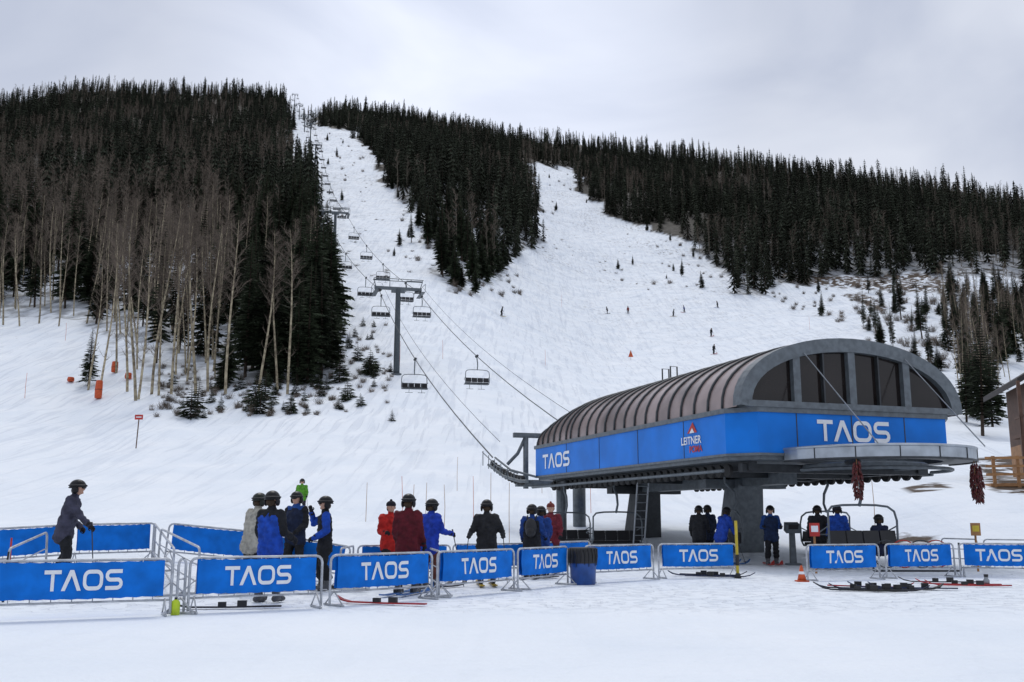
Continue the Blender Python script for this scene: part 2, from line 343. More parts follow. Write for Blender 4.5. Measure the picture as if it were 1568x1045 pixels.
# ---------------------------------------------------------------- forest
sn,sf,an,af,sh=[],[],[],[],[]
cx,cy=[],[]
y=88.
while y<1010:
    s=3.3+y*.0032; xs=np.arange(-.8*y,.8*y,s); cx.append(xs+rng.uniform(-.5,.5,xs.size)*s); cy.append(np.full(xs.size,y)+rng.uniform(-.5,.5,xs.size)*s); y+=s
CX=np.concatenate(cx);CY=np.concatenate(cy);CZ=hgt(CX,CY); PX,PY=proj(CX,CY,CZ); PXW,PYW=wob(CX,CY,PX,PY)
inL=pip(PXW,PYW,LEFT); inR=pip(PXW,PYW,RIGHT)
yr=np.interp(CX/CY,[-.6,-.24,-.2,0,.15,.3,.6],[700,930,980,900,800,700,600])
ok=(inL|inR)&(CY<yr+12)&(PX>-200)&(PX<1770)
NEAR=195
for x,y,z,p,r_,l,yq in zip(CX[ok],CY[ok],CZ[ok],PX[ok],PY[ok],inL[ok],yr[ok]):
    n1=mnoise.noise(Vector((x*.012,y*.012,3))); n2=mnoise.noise(Vector((x*.035,y*.035,9)))
    dens=.97
    if not l:
        dens=.84+n2*.65 if y<480 else .95+n2*.3
    elif y<190: dens=.85
    if y>yq-45: dens=.72+n2*.7
    if random.random()>dens: continue
    if l:
        pa=.36+n1*1.5+n2*.9
        if p>345: pa-=.30
        if r_<230: pa-=.16
        if y<170 and p<360: pa=.68
    else:
        pa=.06+n1*.8+n2*.7
        if p>1420: pa+=.2
    if random.random()<pa:
        hh=random.uniform(13,19.5)*(1 if y<300 else .85)
        rec=(x,y,z,random.random()*6.28,hh/18*random.uniform(.85,1.15),hh/18)
        (an if y<NEAR else af).append(rec+(random.randrange(5 if y<NEAR else 3),))
    else:
        hh=random.choice([random.uniform(6,13),random.uniform(12,18),random.uniform(10,21)])*(1. if y<400 else .94)
        if not l and y<330: hh*=.85
        rec=(x,y,z,random.random()*6.28,hh**.75*1.9/16*random.uniform(.85,1.25),hh/16)
        (sn if y<NEAR+70 else sf).append(rec+(random.randrange(4 if y<NEAR+70 else 5),))
DP=[(1440,455),(1455,560),(1480,650),(1530,640),(1560,560),(1900,640),(1900,430),(1480,425)]
y=62.
while y<300:
    for x in np.arange(.35*y,.85*y,3.4):
        X=x+random.uniform(-1.5,1.5);Y=y+random.uniform(-1.5,1.5);Z=h1(X,Y); p,r_=proj(X,Y,Z)
        if pip(np.array([float(p)]),np.array([float(r_)]),DP)[0]:
            if random.random()<.7:
                if random.random()<.6: hh=random.uniform(7,12); an.append((X,Y,Z,random.random()*6,hh/18,hh/18,random.randrange(4)))
                else: hh=random.uniform(4,12); sn.append((X,Y,Z,random.random()*6,hh/16*1.1,hh/16,random.randrange(3)))
    y+=3.4
def at_row(bx,row):
    lo,hi=34.,900.
    for _ in range(30):
        m_=(lo+hi)/2; p=at(bx,m_); 
        if float(proj(p.x,p.y,p.z)[1])>row: lo=m_
        else: hi=m_
    return at(bx,(lo+hi)/2)
BR=[(1120,455),(1200,440),(1300,428),(1440,440),(1460,600),(1400,560),(1340,540),(1290,500),(1220,480)]
for i in range(330):
    bx=random.uniform(1120,1480); r_=random.uniform(425,600)
    if pip(np.array([bx]),np.array([r_]),BR)[0]:
        p=at_row(bx,r_); s=random.uniform(.7,1.7)*(1.3 if bx>1300 else .9)
        if random.random()<.2 and bx>1250: sn.append((p.x,p.y,p.z,0,random.uniform(.2,.5),random.uniform(.2,.6),random.randrange(3)))
        else: sh.append((p.x,p.y,p.z-.1,random.random()*6,s,s,random.randrange(2)))
for i in range(200):
    bx=random.uniform(230,600); r_=random.uniform(560,640)-(70 if bx>500 else 0)*random.random(); p=at_row(bx,r_); s=random.uniform(.3,.8); sh.append((p.x,p.y,p.z-.1,random.random()*6,s,s,random.randrange(2)))
for i in range(260):
    bx,r_=random.choice([(random.uniform(680,800),random.uniform(400,455)),(random.uniform(930,1120),random.uniform(335,445)),(random.uniform(590,660),random.uniform(280,400)),(random.uniform(490,525),random.uniform(300,560)),(random.uniform(490,560),random.uniform(200,300)),(random.uniform(820,900),random.uniform(260,330))]); p=at_row(bx,r_); s=random.uniform(.6,1.5)
    if random.random()<.6: sh.append((p.x,p.y,p.z-.1,random.random()*6,s,s,random.randrange(2)))
    elif random.random()<.35: q_=random.uniform(.1,.4); sn.append((p.x,p.y,p.z,0,q_*1.2,q_,random.randrange(3)))
for i in range(420):
    bx=random.uniform(440,1080); r_=random.uniform(180,430)
    if pip(np.array([bx]),np.array([r_]),LEFT)[0] or pip(np.array([bx]),np.array([r_]),RIGHT)[0]: continue
    p=at_row(bx,r_)
    if mnoise.noise(Vector((p.x*.02,p.y*.02,1)))<-.05: continue
    s=random.uniform(.3,.75); sh.append((p.x,p.y,p.z-.15,random.random()*6,s*1.4,s*.7,random.randrange(2)))
scatter('spruce_forest',sn,SPN); scatter('distant_spruce_forest',sf,SPF); scatter('aspen_grove',an,ASN); scatter('distant_aspen_grove',af,ASF); scatter('bare_shrubs',sh,SHR)
print('TREES',len(sn),len(sf),len(an),len(af),len(sh))
def tree(name,meshes,p,h,H,wide=1.):
    o=bpy.data.objects.new(name,random.choice(meshes)); COL.objects.link(o); o.location=p; o.rotation_euler=(random.gauss(0,.025),random.gauss(0,.025),random.random()*6.28); o.scale=(h/H*wide,h/H*wide,h/H); return o
for bx,r_,h in [(135,598,15),(152,605,16.5),(195,600,18),(208,614,19.5),(212,612,18.5),(232,604,20),(243,606,17),(262,604,19),(300,604,20.5),(318,600,18.5),(345,604,19),(178,572,17),(90,500,15),(395,604,18),(440,604,17.5),(425,600,16),(30,500,16),(60,496,17),(5,498,18)]:
    p=at_row(bx,r_); tree('aspen_tree',ASN,p,h,18.,1.05)
for bx,r_,h,w in [(135,592,6.5,1.3),(470,588,14,1.),(492,580,15,1.),(480,570,13,1),(455,590,11,1.1),(1380,490,13,1.),(1412,520,12,1),(1458,480,14,1),(1505,668,12,1.15),(1520,655,10,1.1),(1545,540,13,1),(630,372,8,1.1),(640,350,9,1),(728,450,6,1.1),(1350,470,6,1.1),(1330,450,7,1.1),(1435,600,5,1.2),(1490,640,9,1.1)]:
    p=at_row(bx,r_); tree('spruce_tree',SPN,p,h,16.,w)
for i in range(70):
    if i<40: bx,r_=random.uniform(255,575),random.uniform(585,640)
    elif i<58: bx,r_=random.uniform(515,580),random.uniform(490,590)
    else: bx,r_=[(518,626),(600,645),(552,622),(598,570),(380,630),(415,632),(446,634),(312,640),(280,625),(572,580),(526,512),(556,500)][i-58]
    h=random.choice([.9,1.2,1.6,2.2,3.0]) if i<58 else random.uniform(1.,1.8)
    p=at_row(bx,r_); tree('spruce_sapling',SAP,p,h,10.,random.uniform(.9,1.3))
# ---------------------------------------------------------------- lettering
def rr(x0,y0,x1,y1,r,n=5):
    P=[]
    for cx_,cy_,a0 in ((x1-r,y1-r,0),(x0+r,y1-r,90),(x0+r,y0+r,180),(x1-r,y0+r,270)):
        for i in range(n+1):
            a=math.radians(a0+90*i/n); P.append((cx_+r*math.cos(a),cy_+r*math.sin(a)))
    return P
def arc(cx_,cy_,r,a0,a1,n=5): return [(cx_+r*math.cos(math.radians(a0+(a1-a0)*i/n)),cy_+r*math.sin(math.radians(a0+(a1-a0)*i/n))) for i in range(n+1)]
def stroke(b,pts,w,closed,fn,mi=0):
    n=len(pts);V=[]
    P=[Vector((p[0],p[1])) for p in pts]
    for i,p in enumerate(P):
        d0=(p-P[i-1]) if (i>0 or closed) else (P[1]-p); d1=(P[(i+1)%n]-p) if (i<n-1 or closed) else (p-P[i-1])
        d0.normalize();d1.normalize(); n0=Vector((-d0.y,d0.x)); n1=Vector((-d1.y,d1.x)); m_=(n0+n1); 
        m_=m_.normalized(); k=1/max(.45,m_.dot(n0)); V.append(p+m_*w/2*k); V.append(p-m_*w/2*k)
    Fc=[(2*i,2*i+1,(2*i+3)%(2*n),(2*i+2)%(2*n)) for i in range(n if closed else n-1)]
    b.add([fn(v.x,v.y) for v in V],Fc,mi)
def logo(b,fn,mi=0,kx=1.,gap=.13):
    w=.19; x=0
    def f(x0): return lambda a,c: fn((x0+a)*kx,c)
    stroke(b,[(0,.905),(.95,.905)],w,False,f(x),mi); stroke(b,[(.475,.81),(.475,0)],w,False,f(x),mi); x+=.95+gap*.2
    b.add([f(x)(p,q_) for p,q_ in ((0,0),(.22,0),(.56,.72),(.45,1.),)],[(0,1,2,3)],mi); b.add([f(x)(p,q_) for p,q_ in ((.45,1.),(.56,.72),(.90,0),(1.12,0),(.67,1.))],[(0,1,2,3,4)],mi); x+=1.12+gap*.7
    stroke(b,rr(.095,.095,1.05,.905,.28),w,True,f(x),mi); x+=1.145+gap
    s=[(.98,.905)]+[(.3,.905)]+arc(.3,.70,.205,100,260,5)+[(.3,.495),(.72,.495)]+arc(.74,.30,.195,80,-80,5)+[(.70,.095),(.02,.095)]
    stroke(b,s,w,False,f(x),mi); x+=.98
    return x*kx
LW=(.95+.026+1.12+.091+1.145+.13+.98)
# ---------------------------------------------------------------- barriers
def barrier(A,B,banner=True,H=.8,text=True):
    A=Vector(A);B=Vector(B); d=B-A; l=d.length; ang=math.atan2(d.y,d.x); e=empty('crowd_barrier',A,ang); sl=math.asin(d.z/l); e.rotation_euler=(0,-sl,ang)
    b=MB(); r=.1
    P=[(.02,0,0.03)]+[(.02,0,.12)]+[(.02+r-r*math.cos(a),0,H-r+r*math.sin(a)) for a in (0,.5,1.05,1.57)]+[(l-.02-r+r*math.sin(a),0,H-r+r*math.cos(a)) for a in (0,.5,1.05,1.57)]+[(l-.02,0,.03)]
    b.path(P,.021,7); b.tube((.02,0,.22),(l-.02,0,.22),.016,n=6)
    if banner:
        for i in range(1,9): b.tube((l*i/9,0,.22),(l*i/9,0,H-.01),.008,n=5)
    else: b.tube((.02,0,.5),(l-.02,0,.5),.012,n=6)
    for x in (.1,l-.1):
        b.tube((x,-.26,.02),(x,.26,.02),.018,n=6); b.tube((x,-.24,.02),(x,0,.24),.012,n=5); b.tube((x,.24,.02),(x,0,.24),.012,n=5)
    b.obj('frame',[M['frame']],e,True)
    if banner:
        b=MB(); nx,nz=30,8; x0,x1=.13,l-.13; ph=random.random()*9
        def wb(x,z): return -.036+.010*math.sin(x*6+ph)+.006*math.sin(x*15+z*9+ph)+.005*math.sin(z*14+x*3+ph)
        V=[];Fc=[]
        for j in range(nz+1):
            for i in range(nx+1):
                x=x0+(x1-x0)*i/nx; z=.28+.50*j/nz-.012*math.sin(math.pi*i/nx)+(.006*math.sin(i*2.1+ph) if j in(0,nz) else 0); V.append((x,wb(x,z),z))
        for j in range(nz):
            for i in range(nx): a=j*(nx+1)+i; Fc.append((a,a+1,a+nx+2,a+nx+1))
        b.add(V,Fc,0); b.add([(v[0],v[1]+.076,v[2]) for v in V],Fc,0)
        for i in range(int(l/.3)): 
            x=x0+.05+i*.3; b.tube((x,-.035,.765),(x,.0,H+.02),.005,n=4,mi=1)
        b.obj('banner',[M['banner'],M['white']],e,True)
        if text:
            b=MB(); h=.285; kx=.80; W=LW*h*kx; xo=l/2-W/2
            def fn(a,c): 
                x=xo+a*h; z=.28+.105+c*h; return (x,wb(x,z)-.008,z)
            logo(b,fn,0,kx); b.obj('lettering',[M['white']],e)
    return e
def bar(p0,D0,p1,D1,**k): barrier(at(p0,D0),at(p1,D1),**k)
for q_ in [(-25,13.9,262,14.9),(285,15.2,493,16.2),(503,16.4,662,18.),(668,18.2,788,20.),(792,20.2,870,22.),(895,22.5,1002,24.),(1008,24.2,1130,24.8),(1236,23.3,1349,24.),(1357,24.2,1464,25.),(1470,25.,1595,24.4)]: bar(*q_)
for q_ in [(-50,19.2,105,20.2),(105,20.3,237,21.3),(250,21.4,385,21.2),(390,21.2,528,21.2),(545,22.2,690,23.2),(692,24.,812,25.),(815,26,905,27.5)]: bar(*q_,text=False)
for q_ in [(232,21.2,262,17.2),(10,17,70,19),(1443,31,1500,30),(1508,30,1600,29),(655,21,672,18.4),(520,20,540,22),(300,17.5,240,19.5),(268,15.,282,15.2)]: bar(*q_,banner=False)
# ---------------------------------------------------------------- people
def ik(Sh,H,l1,l2,hint):
    d=H-Sh; L_=min(d.length,(l1+l2)*.995); u=d.normalized(); H=Sh+u*L_
    a=(l1*l1-l2*l2+L_*L_)/(2*L_); hh=math.sqrt(max(0,l1*l1-a*a)); hv=hint-u*hint.dot(u); hv.normalize(); return Sh+u*a+hv*hh,H
def make_person(loc,yaw,jacket,arms=None,pants=(.02,.02,.024),helmet=(.012,.012,.014),h=1.,RH=(.27,.20,.95),LH=(-.27,.20,.95),skis=True,poles=0,lean=0,seated=False,turn=0,shoulder=None,bag=False,hat=False,hair=(.06,.04,.025),gloves=(.015,.015,.018),name='skier',fine=True,polefwd=.25,stride=.06):
    e=empty(name,loc,math.radians(yaw),h); R=Matrix.Rotation(-math.radians(lean),3,'X'); hip=Vector((0,0,.92))
    V3=Vector
    def U(p): return hip+R@(V3(p)-hip)
    seg=[]
    def sg(p0,p1,r0,r1,l): seg.append((V3(p0),V3(p1),r0,r1,l))
    for s in (-1,1):
        sg(U((.085*s,0,.80)),U((.08*s,0,1.02)),.152,.132,'torso'); sg(U((.08*s,0,1.0)),U((.11*s,.0,1.32)),.130,.125,'torso')
        sg(U((.06*s,-.015,1.39)),U((.170*s,-.01,1.425)),.095,.080,'shoulder')
    sg(U((0,0,1.0)),U((0,.02,1.33)),.14,.14,'torso')
    sg(U((0,0,1.46)),U((0,.01,1.56)),.078,.062,'neck')
    hc=U((0,.02,1.645)); sg(hc,hc+V3((0,.012,-.05)),.092,.070,'skin'); sg(hc+V3((0,0,.02)),hc+V3((0,-.02,.03)),.098,.095,'skin')
    hands=[]
    for s,H in ((1,RH),(-1,LH)):
        Sh=U((.19*s,-.01,1.415)); H=U(H); el,Hh=ik(Sh,V3(H),.30,.27,V3((.2*s,-.65,-.5)))
        sg(Sh,el,.086,.068,'arm'); sg(el,Hh,.068,.052,'arm'); hands.append((s,Hh,(Hh-el).normalized()))
    feet=[]
    for s in (-1,1):
        off=stride*s
        if seated:
            kn=V3((.12*s,.46,.90)); an_=V3((.12*s,.55,.50)); 
        else:
            kn=V3((.125*s,.06+off*.6,.51)); an_=V3((.135*s,-.02+off,.12))
        sg(V3((.095*s,0,.84)),kn,.118,.088,'pants'); sg(kn,an_+V3((0,0,.14)),.088,.092,'pants'); sg(an_+V3((0,0,.16)),an_+V3((0,0,-.02)),.078,.068,'boot')
        sg(an_+V3((0,-.05,-.055)),an_+V3((0,.17,-.06)),.055,.048,'boot'); feet.append(an_)
    b=MB()
    for p0,p1,r0,r1,l in seg: 
        b.tube(p0,p1,r0,r1,12); b.sphere(p0,r0*.99,0,12,8); b.sphere(p1,r1*.99,0,12,8)
    b.sphere(hc+V3((0,.098,-.02)),(.014,.02,.022)); b.sphere(hc+V3((0,.07,-.085)),(.03,.03,.022))
    tmp=bpy.data.objects.new('tmp',b.mesh('tmp',[])); COL.objects.link(tmp)
    md=tmp.modifiers.new('r','REMESH'); md.mode='VOXEL'; md.voxel_size=.019 if fine else .035
    m2=tmp.modifiers.new('s','SMOOTH'); m2.iterations=2; m2.factor=.5
    dg=bpy.context.evaluated_depsgraph_get(); dg.update(); me=bpy.data.meshes.new_from_object(tmp.evaluated_get(dg)); bpy.data.objects.remove(tmp)
    n=len(me.vertices); C=np.empty(n*3); me.vertices.foreach_get('co',C); C=C.reshape(-1,3); NN=np.empty(n*3); me.vertices.foreach_get('normal',NN); NN=NN.reshape(-1,3)
    if fine:
        W=np.array([mnoise.noise(Vector((c[0]*9,c[1]*9,c[2]*16+loc[0]))) + .6*mnoise.noise(Vector((c[0]*20+5,c[1]*20,c[2]*24))) for c in C]); hd=C[:,2]<hc.z-.12
        C=C+NN*(W*hd*.022)[:,None]; me.vertices.foreach_set('co',C.ravel())
    pc=np.empty(len(me.polygons)*3); me.polygons.foreach_get('center',pc); pc=pc.reshape(-1,3)
    D=[]
    for p0,p1,r0,r1,l in seg:
        a=np.array(p0);d=np.array(p1)-a; t=np.clip(((pc-a)@d)/(d@d+1e-9),0,1); D.append(np.linalg.norm(pc-a-t[:,None]*d,axis=1)-(r0+(r1-r0)*t))
    near=np.argmin(np.array(D),0); labs=['torso','shoulder','arm','neck','skin','pants','boot']; li=np.array([labs.index(s_[4]) for s_ in seg])[near]
    arms=arms or jacket; shoulder=shoulder or arms
    for m_ in (cmat(jacket),cmat(shoulder),cmat(arms),cmat(shoulder),M['skin'],cmat(pants),M['boot']): me.materials.append(m_)
    me.polygons.foreach_set('material_index',li.astype(np.int32)); me.polygons.foreach_set('use_smooth',np.ones(len(li),bool)); me.name='body'
    o=bpy.data.objects.new('body',me); COL.objects.link(o); o.parent=e
    b=MB(); Rt=Matrix.Rotation(math.radians(turn),3,'Z')
    def Hd(p): return hc+Rt@V3(p)
    if hat: 
        b.sphere(hc+V3((0,-.01,.045)),(.108,.118,.095),0,16,8,Rt,-.25); b.sphere(hc+V3((0,-.01,.145)),.03,0)
    else:
        b.sphere(hc+V3((0,-.012,.035)),(.122,.142,.122),0,18,9,Rt,-.15)
        b.path([Hd((.122*math.cos(a),-.012+.142*math.sin(a),.012+ (.03 if math.sin(a)>.3 else -.0))) for a in np.linspace(0,6.283,19)[:-1]],.012,6,0,closed=True)
        for s in (-1,1): b.sphere(hc+Rt@V3((.108*s,-.025,-.03)),(.028,.06,.07),0,R=Rt)
        b.path([Hd((.085*math.sin(a),.06+.075*math.cos(a),.045)) for a in (-1.4,-.7,0,.7,1.4)],.02,6,0)
        b.path([Hd((.128*math.cos(a),-.012+.148*math.sin(a),.05)) for a in np.linspace(0,6.283,19)[:-1]],.012,5,1,closed=True)
        b.sphere(hc+Rt@V3((0,.095,.02)),(.075,.04,.034),2,R=Rt)
    b.sphere(hc+V3((0,-.045,-.035)),(.088,.075,.075),3,12,6,Rt)
    for s in (-1,1): b.sphere(hc+Rt@V3((.032*s,.088,.0)),(.012,.008,.007),4); b.sphere(hc+Rt@V3((.096*s,.0,-.015)),(.012,.02,.03),5)
    b.obj('knit_hat' if hat else 'helmet',[cmat(helmet,.35 if not hat else .9,'helmet_shell'),M['black'],M['glass'],cmat(hair,.8,'hair'),M['black'],M['skin']],e,True)
    b=MB()
    for s,H,d in hands:
        side=V3((-.3*s,.9,.0)); side=(side-d*side.dot(d)).normalized(); up=d.cross(side)*s
        P0=H-d*.03; b.path([P0,H+d*.03,H+d*.075],[.036,.042,.038],8); b.tube(P0-d*.03,P0+d*.01,.054,.048,10)
        for i,(ln,sp) in enumerate(((.055,-1.3),(.065,-.45),(.06,.4),(.048,1.2))):
            q0=H+d*.06+side*(sp*.021); q1=q0+d*ln*.6-up*.012; q2=q1+d*ln*.15-up*.03; q3=q2-d*.02-up*.012
            b.path([q0,q1,q2,q3],[.0125,.0115,.010,.008],6)
        t0=H+d*.02+side*.035*(-1); b.path([t0,t0-side*.025+d*.02,t0-side*.02+d*.045-up*.02],[.013,.012,.009],6)
    b.obj('gloves',[cmat(gloves,.7,'glove')],e,True)
    if poles:
        b=MB()
        for k,(s,H,d) in enumerate(hands):
            if poles==1 and k==1: continue
            tip=V3((H.x+.12*s,H.y+polefwd,.03-0)) ; g=H+d*.05
            dd=(tip-g).normalized(); b.tube(g-dd*.1,g+dd*.06,.016,.014,7,1); b.tube(g,tip,.010,.008,6,0); b.path([tip-dd*.08+V3((.045*math.cos(a),.045*math.sin(a),0)) for a in np.linspace(0,6.283,9)[:-1]],.006,4,1,closed=True)
            b.tube(tip-dd*.08-V3((.045,0,0)),tip-dd*.08+V3((.045,0,0)),.004,n=4,mi=1)
        b.obj('ski_poles',[M['dsteel'],M['black']],e,True)
    if skis:
        sc=random.choice([(.5,.03,.02),(.05,.05,.06),(.55,.55,.55),(.04,.15,.4),(.45,.3,.03)])
        b=MB()
        for an_ in feet:
            x=an_.x; y=an_.y; z=an_.z-.095; V=[];Fc=[]
            st=[(-.80,.02,.045),(-.6,0,.052),(0,.0,.042),(.6,0,.056),(.78,.02,.060),(.9,.07,.046),(.97,.13,.014)]
            for yy,zz,w in st: V+= [(x-w,y+yy,z+zz),(x+w,y+yy,z+zz),(x+w,y+yy,z+zz+.022),(x-w,y+yy,z+zz+.022)]
            for i in range(6):
                for j in range(4): Fc.append((i*4+j,i*4+(j+1)%4,i*4+4+(j+1)%4,i*4+4+j))
            Fc+=[(3,2,1,0),(24,25,26,27)]; b.add(V,Fc,0); b.box((x,y+.15,z+.04),(.06,.07,.05),1); b.box((x,y-.12,z+.05),(.06,.09,.07),1)
        b.obj('skis',[cmat(sc,.35,'ski_topsheet'),M['black']],e)
    if bag:
        b=MB(); b.sphere(U((0,-.20,1.22)),(.15,.10,.24),0,12,8); b.sphere(U((0,-.27,1.12)),(.11,.06,.12),0,10,6)
        for s in (-1,1): b.path([U((.10*s,-.13,1.43)),U((.11*s,0,1.51)),U((.12*s,.13,1.38)),U((.12*s,.14,1.15)),U((.13*s,-.05,1.04))],.02,6)
        b.obj('backpack',[M['black']],e,True)
    return e
BLK=(.014,.015,.018); NAV=(.012,.02,.05); BLU=(.012,.07,.42)
def man(bx,D,yaw,**k):
    p=at(bx,D); k.setdefault('skis',True); return make_person(p+Vector((0,0,0.0)),yaw,**k)
man(93,18.3,-80,jacket=(.055,.055,.085),pants=BLK,RH=(.22,.50,1.02),LH=(-.25,.2,.98),poles=1,lean=12,polefwd=.15,h=1.03)
man(382,18.4,-40,jacket=(.42,.40,.34),pants=BLK,helmet=(.02,.025,.02),RH=(.25,.3,1.1),LH=(-.2,.3,1.1),lean=10,h=.98)
man(410,17.0,-25,jacket=BLU,arms=BLK,shoulder=BLK,pants=BLK,RH=(.28,.25,1.0),LH=(-.26,.2,.93),skis=False,h=1.02,turn=10)
man(450,21.0,160,jacket=NAV,shoulder=(.02,.08,.3),arms=BLK,pants=BLK,RH=(.16,.25,1.05),LH=(-.2,.25,1.0),h=1.0)
man(461,50,185,jacket=(.10,.32,.03),pants=(.03,.03,.035),helmet=BLK,RH=(.3,.15,.95),poles=2)
man(495,19.6,100,jacket=BLK,arms=BLU,shoulder=BLK,pants=BLK,RH=(.18,.28,1.50),LH=(-.25,.22,1.0),turn=10)
man(596,22.2,-150,jacket=(.48,.02,.015),pants=BLK,RH=(.2,.25,1.1),LH=(-.25,.2,.95),hat=True,helmet=(.02,.02,.03))
man(623,19.0,-15,jacket=(.10,.008,.015),pants=(.02,.018,.02),RH=(.27,.12,.88),LH=(-.26,.18,.92),h=1.03)
man(656,20.6,-40,jacket=(.015,.05,.40),pants=(.14,.045,.03),RH=(.28,.35,1.12),LH=(-.22,.3,1.12),poles=2,lean=5)
man(745,21.6,5,jacket=(.022,.022,.024),pants=(.10,.10,.045),RH=(.36,.22,1.05),LH=(-.36,.22,1.05),poles=2,turn=-10)
man(815,24.3,-10,jacket=BLK,arms=(.012,.05,.22),pants=BLK,bag=True,RH=(.3,.2,1.0),h=.97,turn=-25)
man(829,24.8,20,jacket=(.012,.05,.22),pants=BLK,h=.95,turn=15)
man(844,26.6,170,jacket=(.16,.02,.03),pants=BLK,hat=True,helmet=(.2,.05,.04),hair=(.4,.26,.12),h=1.02)
man(1072,31.5,-20,jacket=BLK,pants=BLK,RH=(.25,.3,1.05),lean=5)
man(1086,32.3,20,jacket=(.02,.03,.06),pants=BLK)
man(1106,31.0,-60,jacket=(.015,.06,.38),pants=BLK,lean=20,RH=(.25,.4,.95),LH=(-.2,.4,.95),poles=1)
man(1183,31.0,175,jacket=(.015,.03,.08),arms=(.02,.07,.25),pants=BLK,RH=(.25,.25,1.15),LH=(-.25,.25,1.15),skis=True)
man(1256,29.5,-15,jacket=BLK,pants=BLK,arms=(.02,.02,.025),lean=4)
man(1287,29.0,-5,jacket=(.015,.07,.38),pants=BLK,helmet=(.02,.02,.03),RH=(.25,.25,1.05))
for bx,r_,c in [(930,481,BLK),(962,481,(.2,.03,.03)),(1031,485,BLK),(1048,479,(.03,.05,.2)),(1099,472,BLK),(1089,516,BLK),(1093,543,BLK),(768,485,BLK),(1140,434,BLK)]:
    make_person(at_row(bx,r_),random.uniform(0,360),jacket=c,lean=15,fine=False,poles=2,h=1.1)
# ---------------------------------------------------------------- chairlift chair
def chair_mesh():
    b=MB()
    b.box((0,0,.02),(.12,.55,.16),1); b.sphere((0,.25,.02),.11,1); b.sphere((0,-.25,.02),.11,1)
    b.path([(0,0,0),(.02,-.02,-.25),(.0,-.30,-.55),(0,-.36,-.9),(0,-.2,-1.2)],[.045,.05,.05,.045,.045],8,0)
    w=1.02
    P=[(-w,.28,-2.36),(-w,-.18,-2.36),(-w,-.32,-2.2),(-w,-.34,-1.6),(-w*.97,-.28,-1.35),(-w*.82,-.22,-1.22),(-w*.5,-.2,-1.18),(0,-.2,-1.17)]
    P=P+[(-x,y,z) for x,y,z in P[-2::-1]]
    b.path(P,.032,8,0)
    b.tube((-w,-.18,-2.36),(w,-.18,-2.36),.03,n=8); b.tube((-w,.24,-2.37),(w,.24,-2.37),.025,n=8)
    for x in (-.75,-.25,.25,.75):
        b.box((x,.05,-2.29),(.46,.50,.09),2); b.box((x,-.27,-2.05),(.46,.08,.36),2,Matrix.Rotation(-.18,3,'X'))
    b.path([(-w,-.3,-1.75),(-w*.98,.35,-1.95),(-w*.9,.45,-1.98),(w*.9,.45,-1.98),(w*.98,.35,-1.95),(w,-.3,-1.75)],.02,6,0)
    for x in (-.5,.5): b.path([(x,.45,-1.98),(x,.5,-2.5),(x,.42,-2.72)],.018,6,0); b.tube((x-.3,.42,-2.72),(x+.3,.42,-2.72),.018,n=6)
    return b.mesh('chair_mesh',[M['gsteel'],M['dsteel'],M['black']],False)
CM=chair_mesh()
def chair(p,yaw): 
    o=bpy.data.objects.new('lift_chair',CM); COL.objects.link(o); o.location=p; o.rotation_euler[2]=yaw; return o
# ---------------------------------------------------------------- lift terminal
P0=Vector((6.4,28.,0)); AZ=math.atan2(.3295,.944); TW=7.85; TL=17.
T=empty('lift_terminal',P0,AZ); TR=Matrix.Translation(P0)@Matrix.Rotation(AZ,4,'Z')
def tw(x,y,z): return TR@Vector((x,y,z))
plan=[(0,.75),(.6,0),(TW-.6,0),(TW,.75),(TW,TL-.7),(TW-.7,TL),(.7,TL),(0,TL-.7)]
def inset(d): return [(TW/2+(x-TW/2)*(1-2*d/TW),TL/2+(y-TL/2)*(1-2*d/TL)) for x,y in plan]
b=MB(); b.prism(inset(0),3.2,4.40,0); b.obj('blue_fascia',[M['blue']],T)
b=MB(); b.prism(inset(-.06),4.40,4.54,0); b.prism(inset(.10),3.06,3.2,0); b.prism(inset(-.03),3.17,3.24,0)
for yv in (3.2,6.4,9.6,12.8): b.box((-.004,yv,3.82),(.012,.03,1.14),1)
for xv in (1.9,3.8,5.7): b.box((xv,-.004,3.82),(.03,.012,1.14),1)
b.obj('fascia_trim',[M['gsteel'],M['dsteel']],T)
def sect(t,sc=1.,inn=0):
    a=math.pi*(1-t); x=TW/2+(TW/2-inn)*math.cos(a); c=abs(math.sin(a))**.88; return x,4.54+(2.12*sc-inn)*c
def rsc(y): 
    t=max(0,(y-(TL-4.2))/4.2); return math.sqrt(max(.0,1-t*t*.98))
ystn=[.10]+[.85+.82*i for i in range(17)]
ystn=[y for y in ystn if y<TL-4.3]+[TL-4.2+4.2*k for k in (0,.16,.32,.48,.63,.76,.87,.95,1.)]
def wsc(y):
    t=max(0,(y-(TL-.7))/.7); return 1-.17*t
V=[];Fc=[];NS=28
for y in ystn:
    for i in range(NS+1):
        x,z=sect(i/NS,rsc(y)); x=TW/2+(x-TW/2)*wsc(y); V.append((x,y,z))
for j in range(len(ystn)-1):
    for i in range(NS): a=j*(NS+1)+i; Fc.append((a,a+1,a+NS+2,a+NS+1))
b=MB(); b.add(V,Fc,0); b.obj('roof_panels',[M['roofp']],T,True)
b=MB()
for y in ystn[1:-1]: b.path([(TW/2+(sect(i/NS,rsc(y))[0]-TW/2)*wsc(y)*1.004,y,sect(i/NS,rsc(y))[1]+.015) for i in range(NS+1)],.045,5)
b.tube((TW/2,.2,6.70),(TW/2,TL-4.4,6.70),.05,n=6)
for yy in (11.2,11.9): b.path([(TW/2,yy,6.6),(TW/2,yy,7.5),(TW/2+.3,yy,7.5),(TW/2+.3,yy,6.6)],.03,6)
b.obj('roof_ribs',[M['dsteel']],T,True)
b=MB(); n=NS; out=[sect(i/n) for i in range(n+1)]; inn=[sect(i/n,1,.38) for i in range(n+1)]
V=[]; 
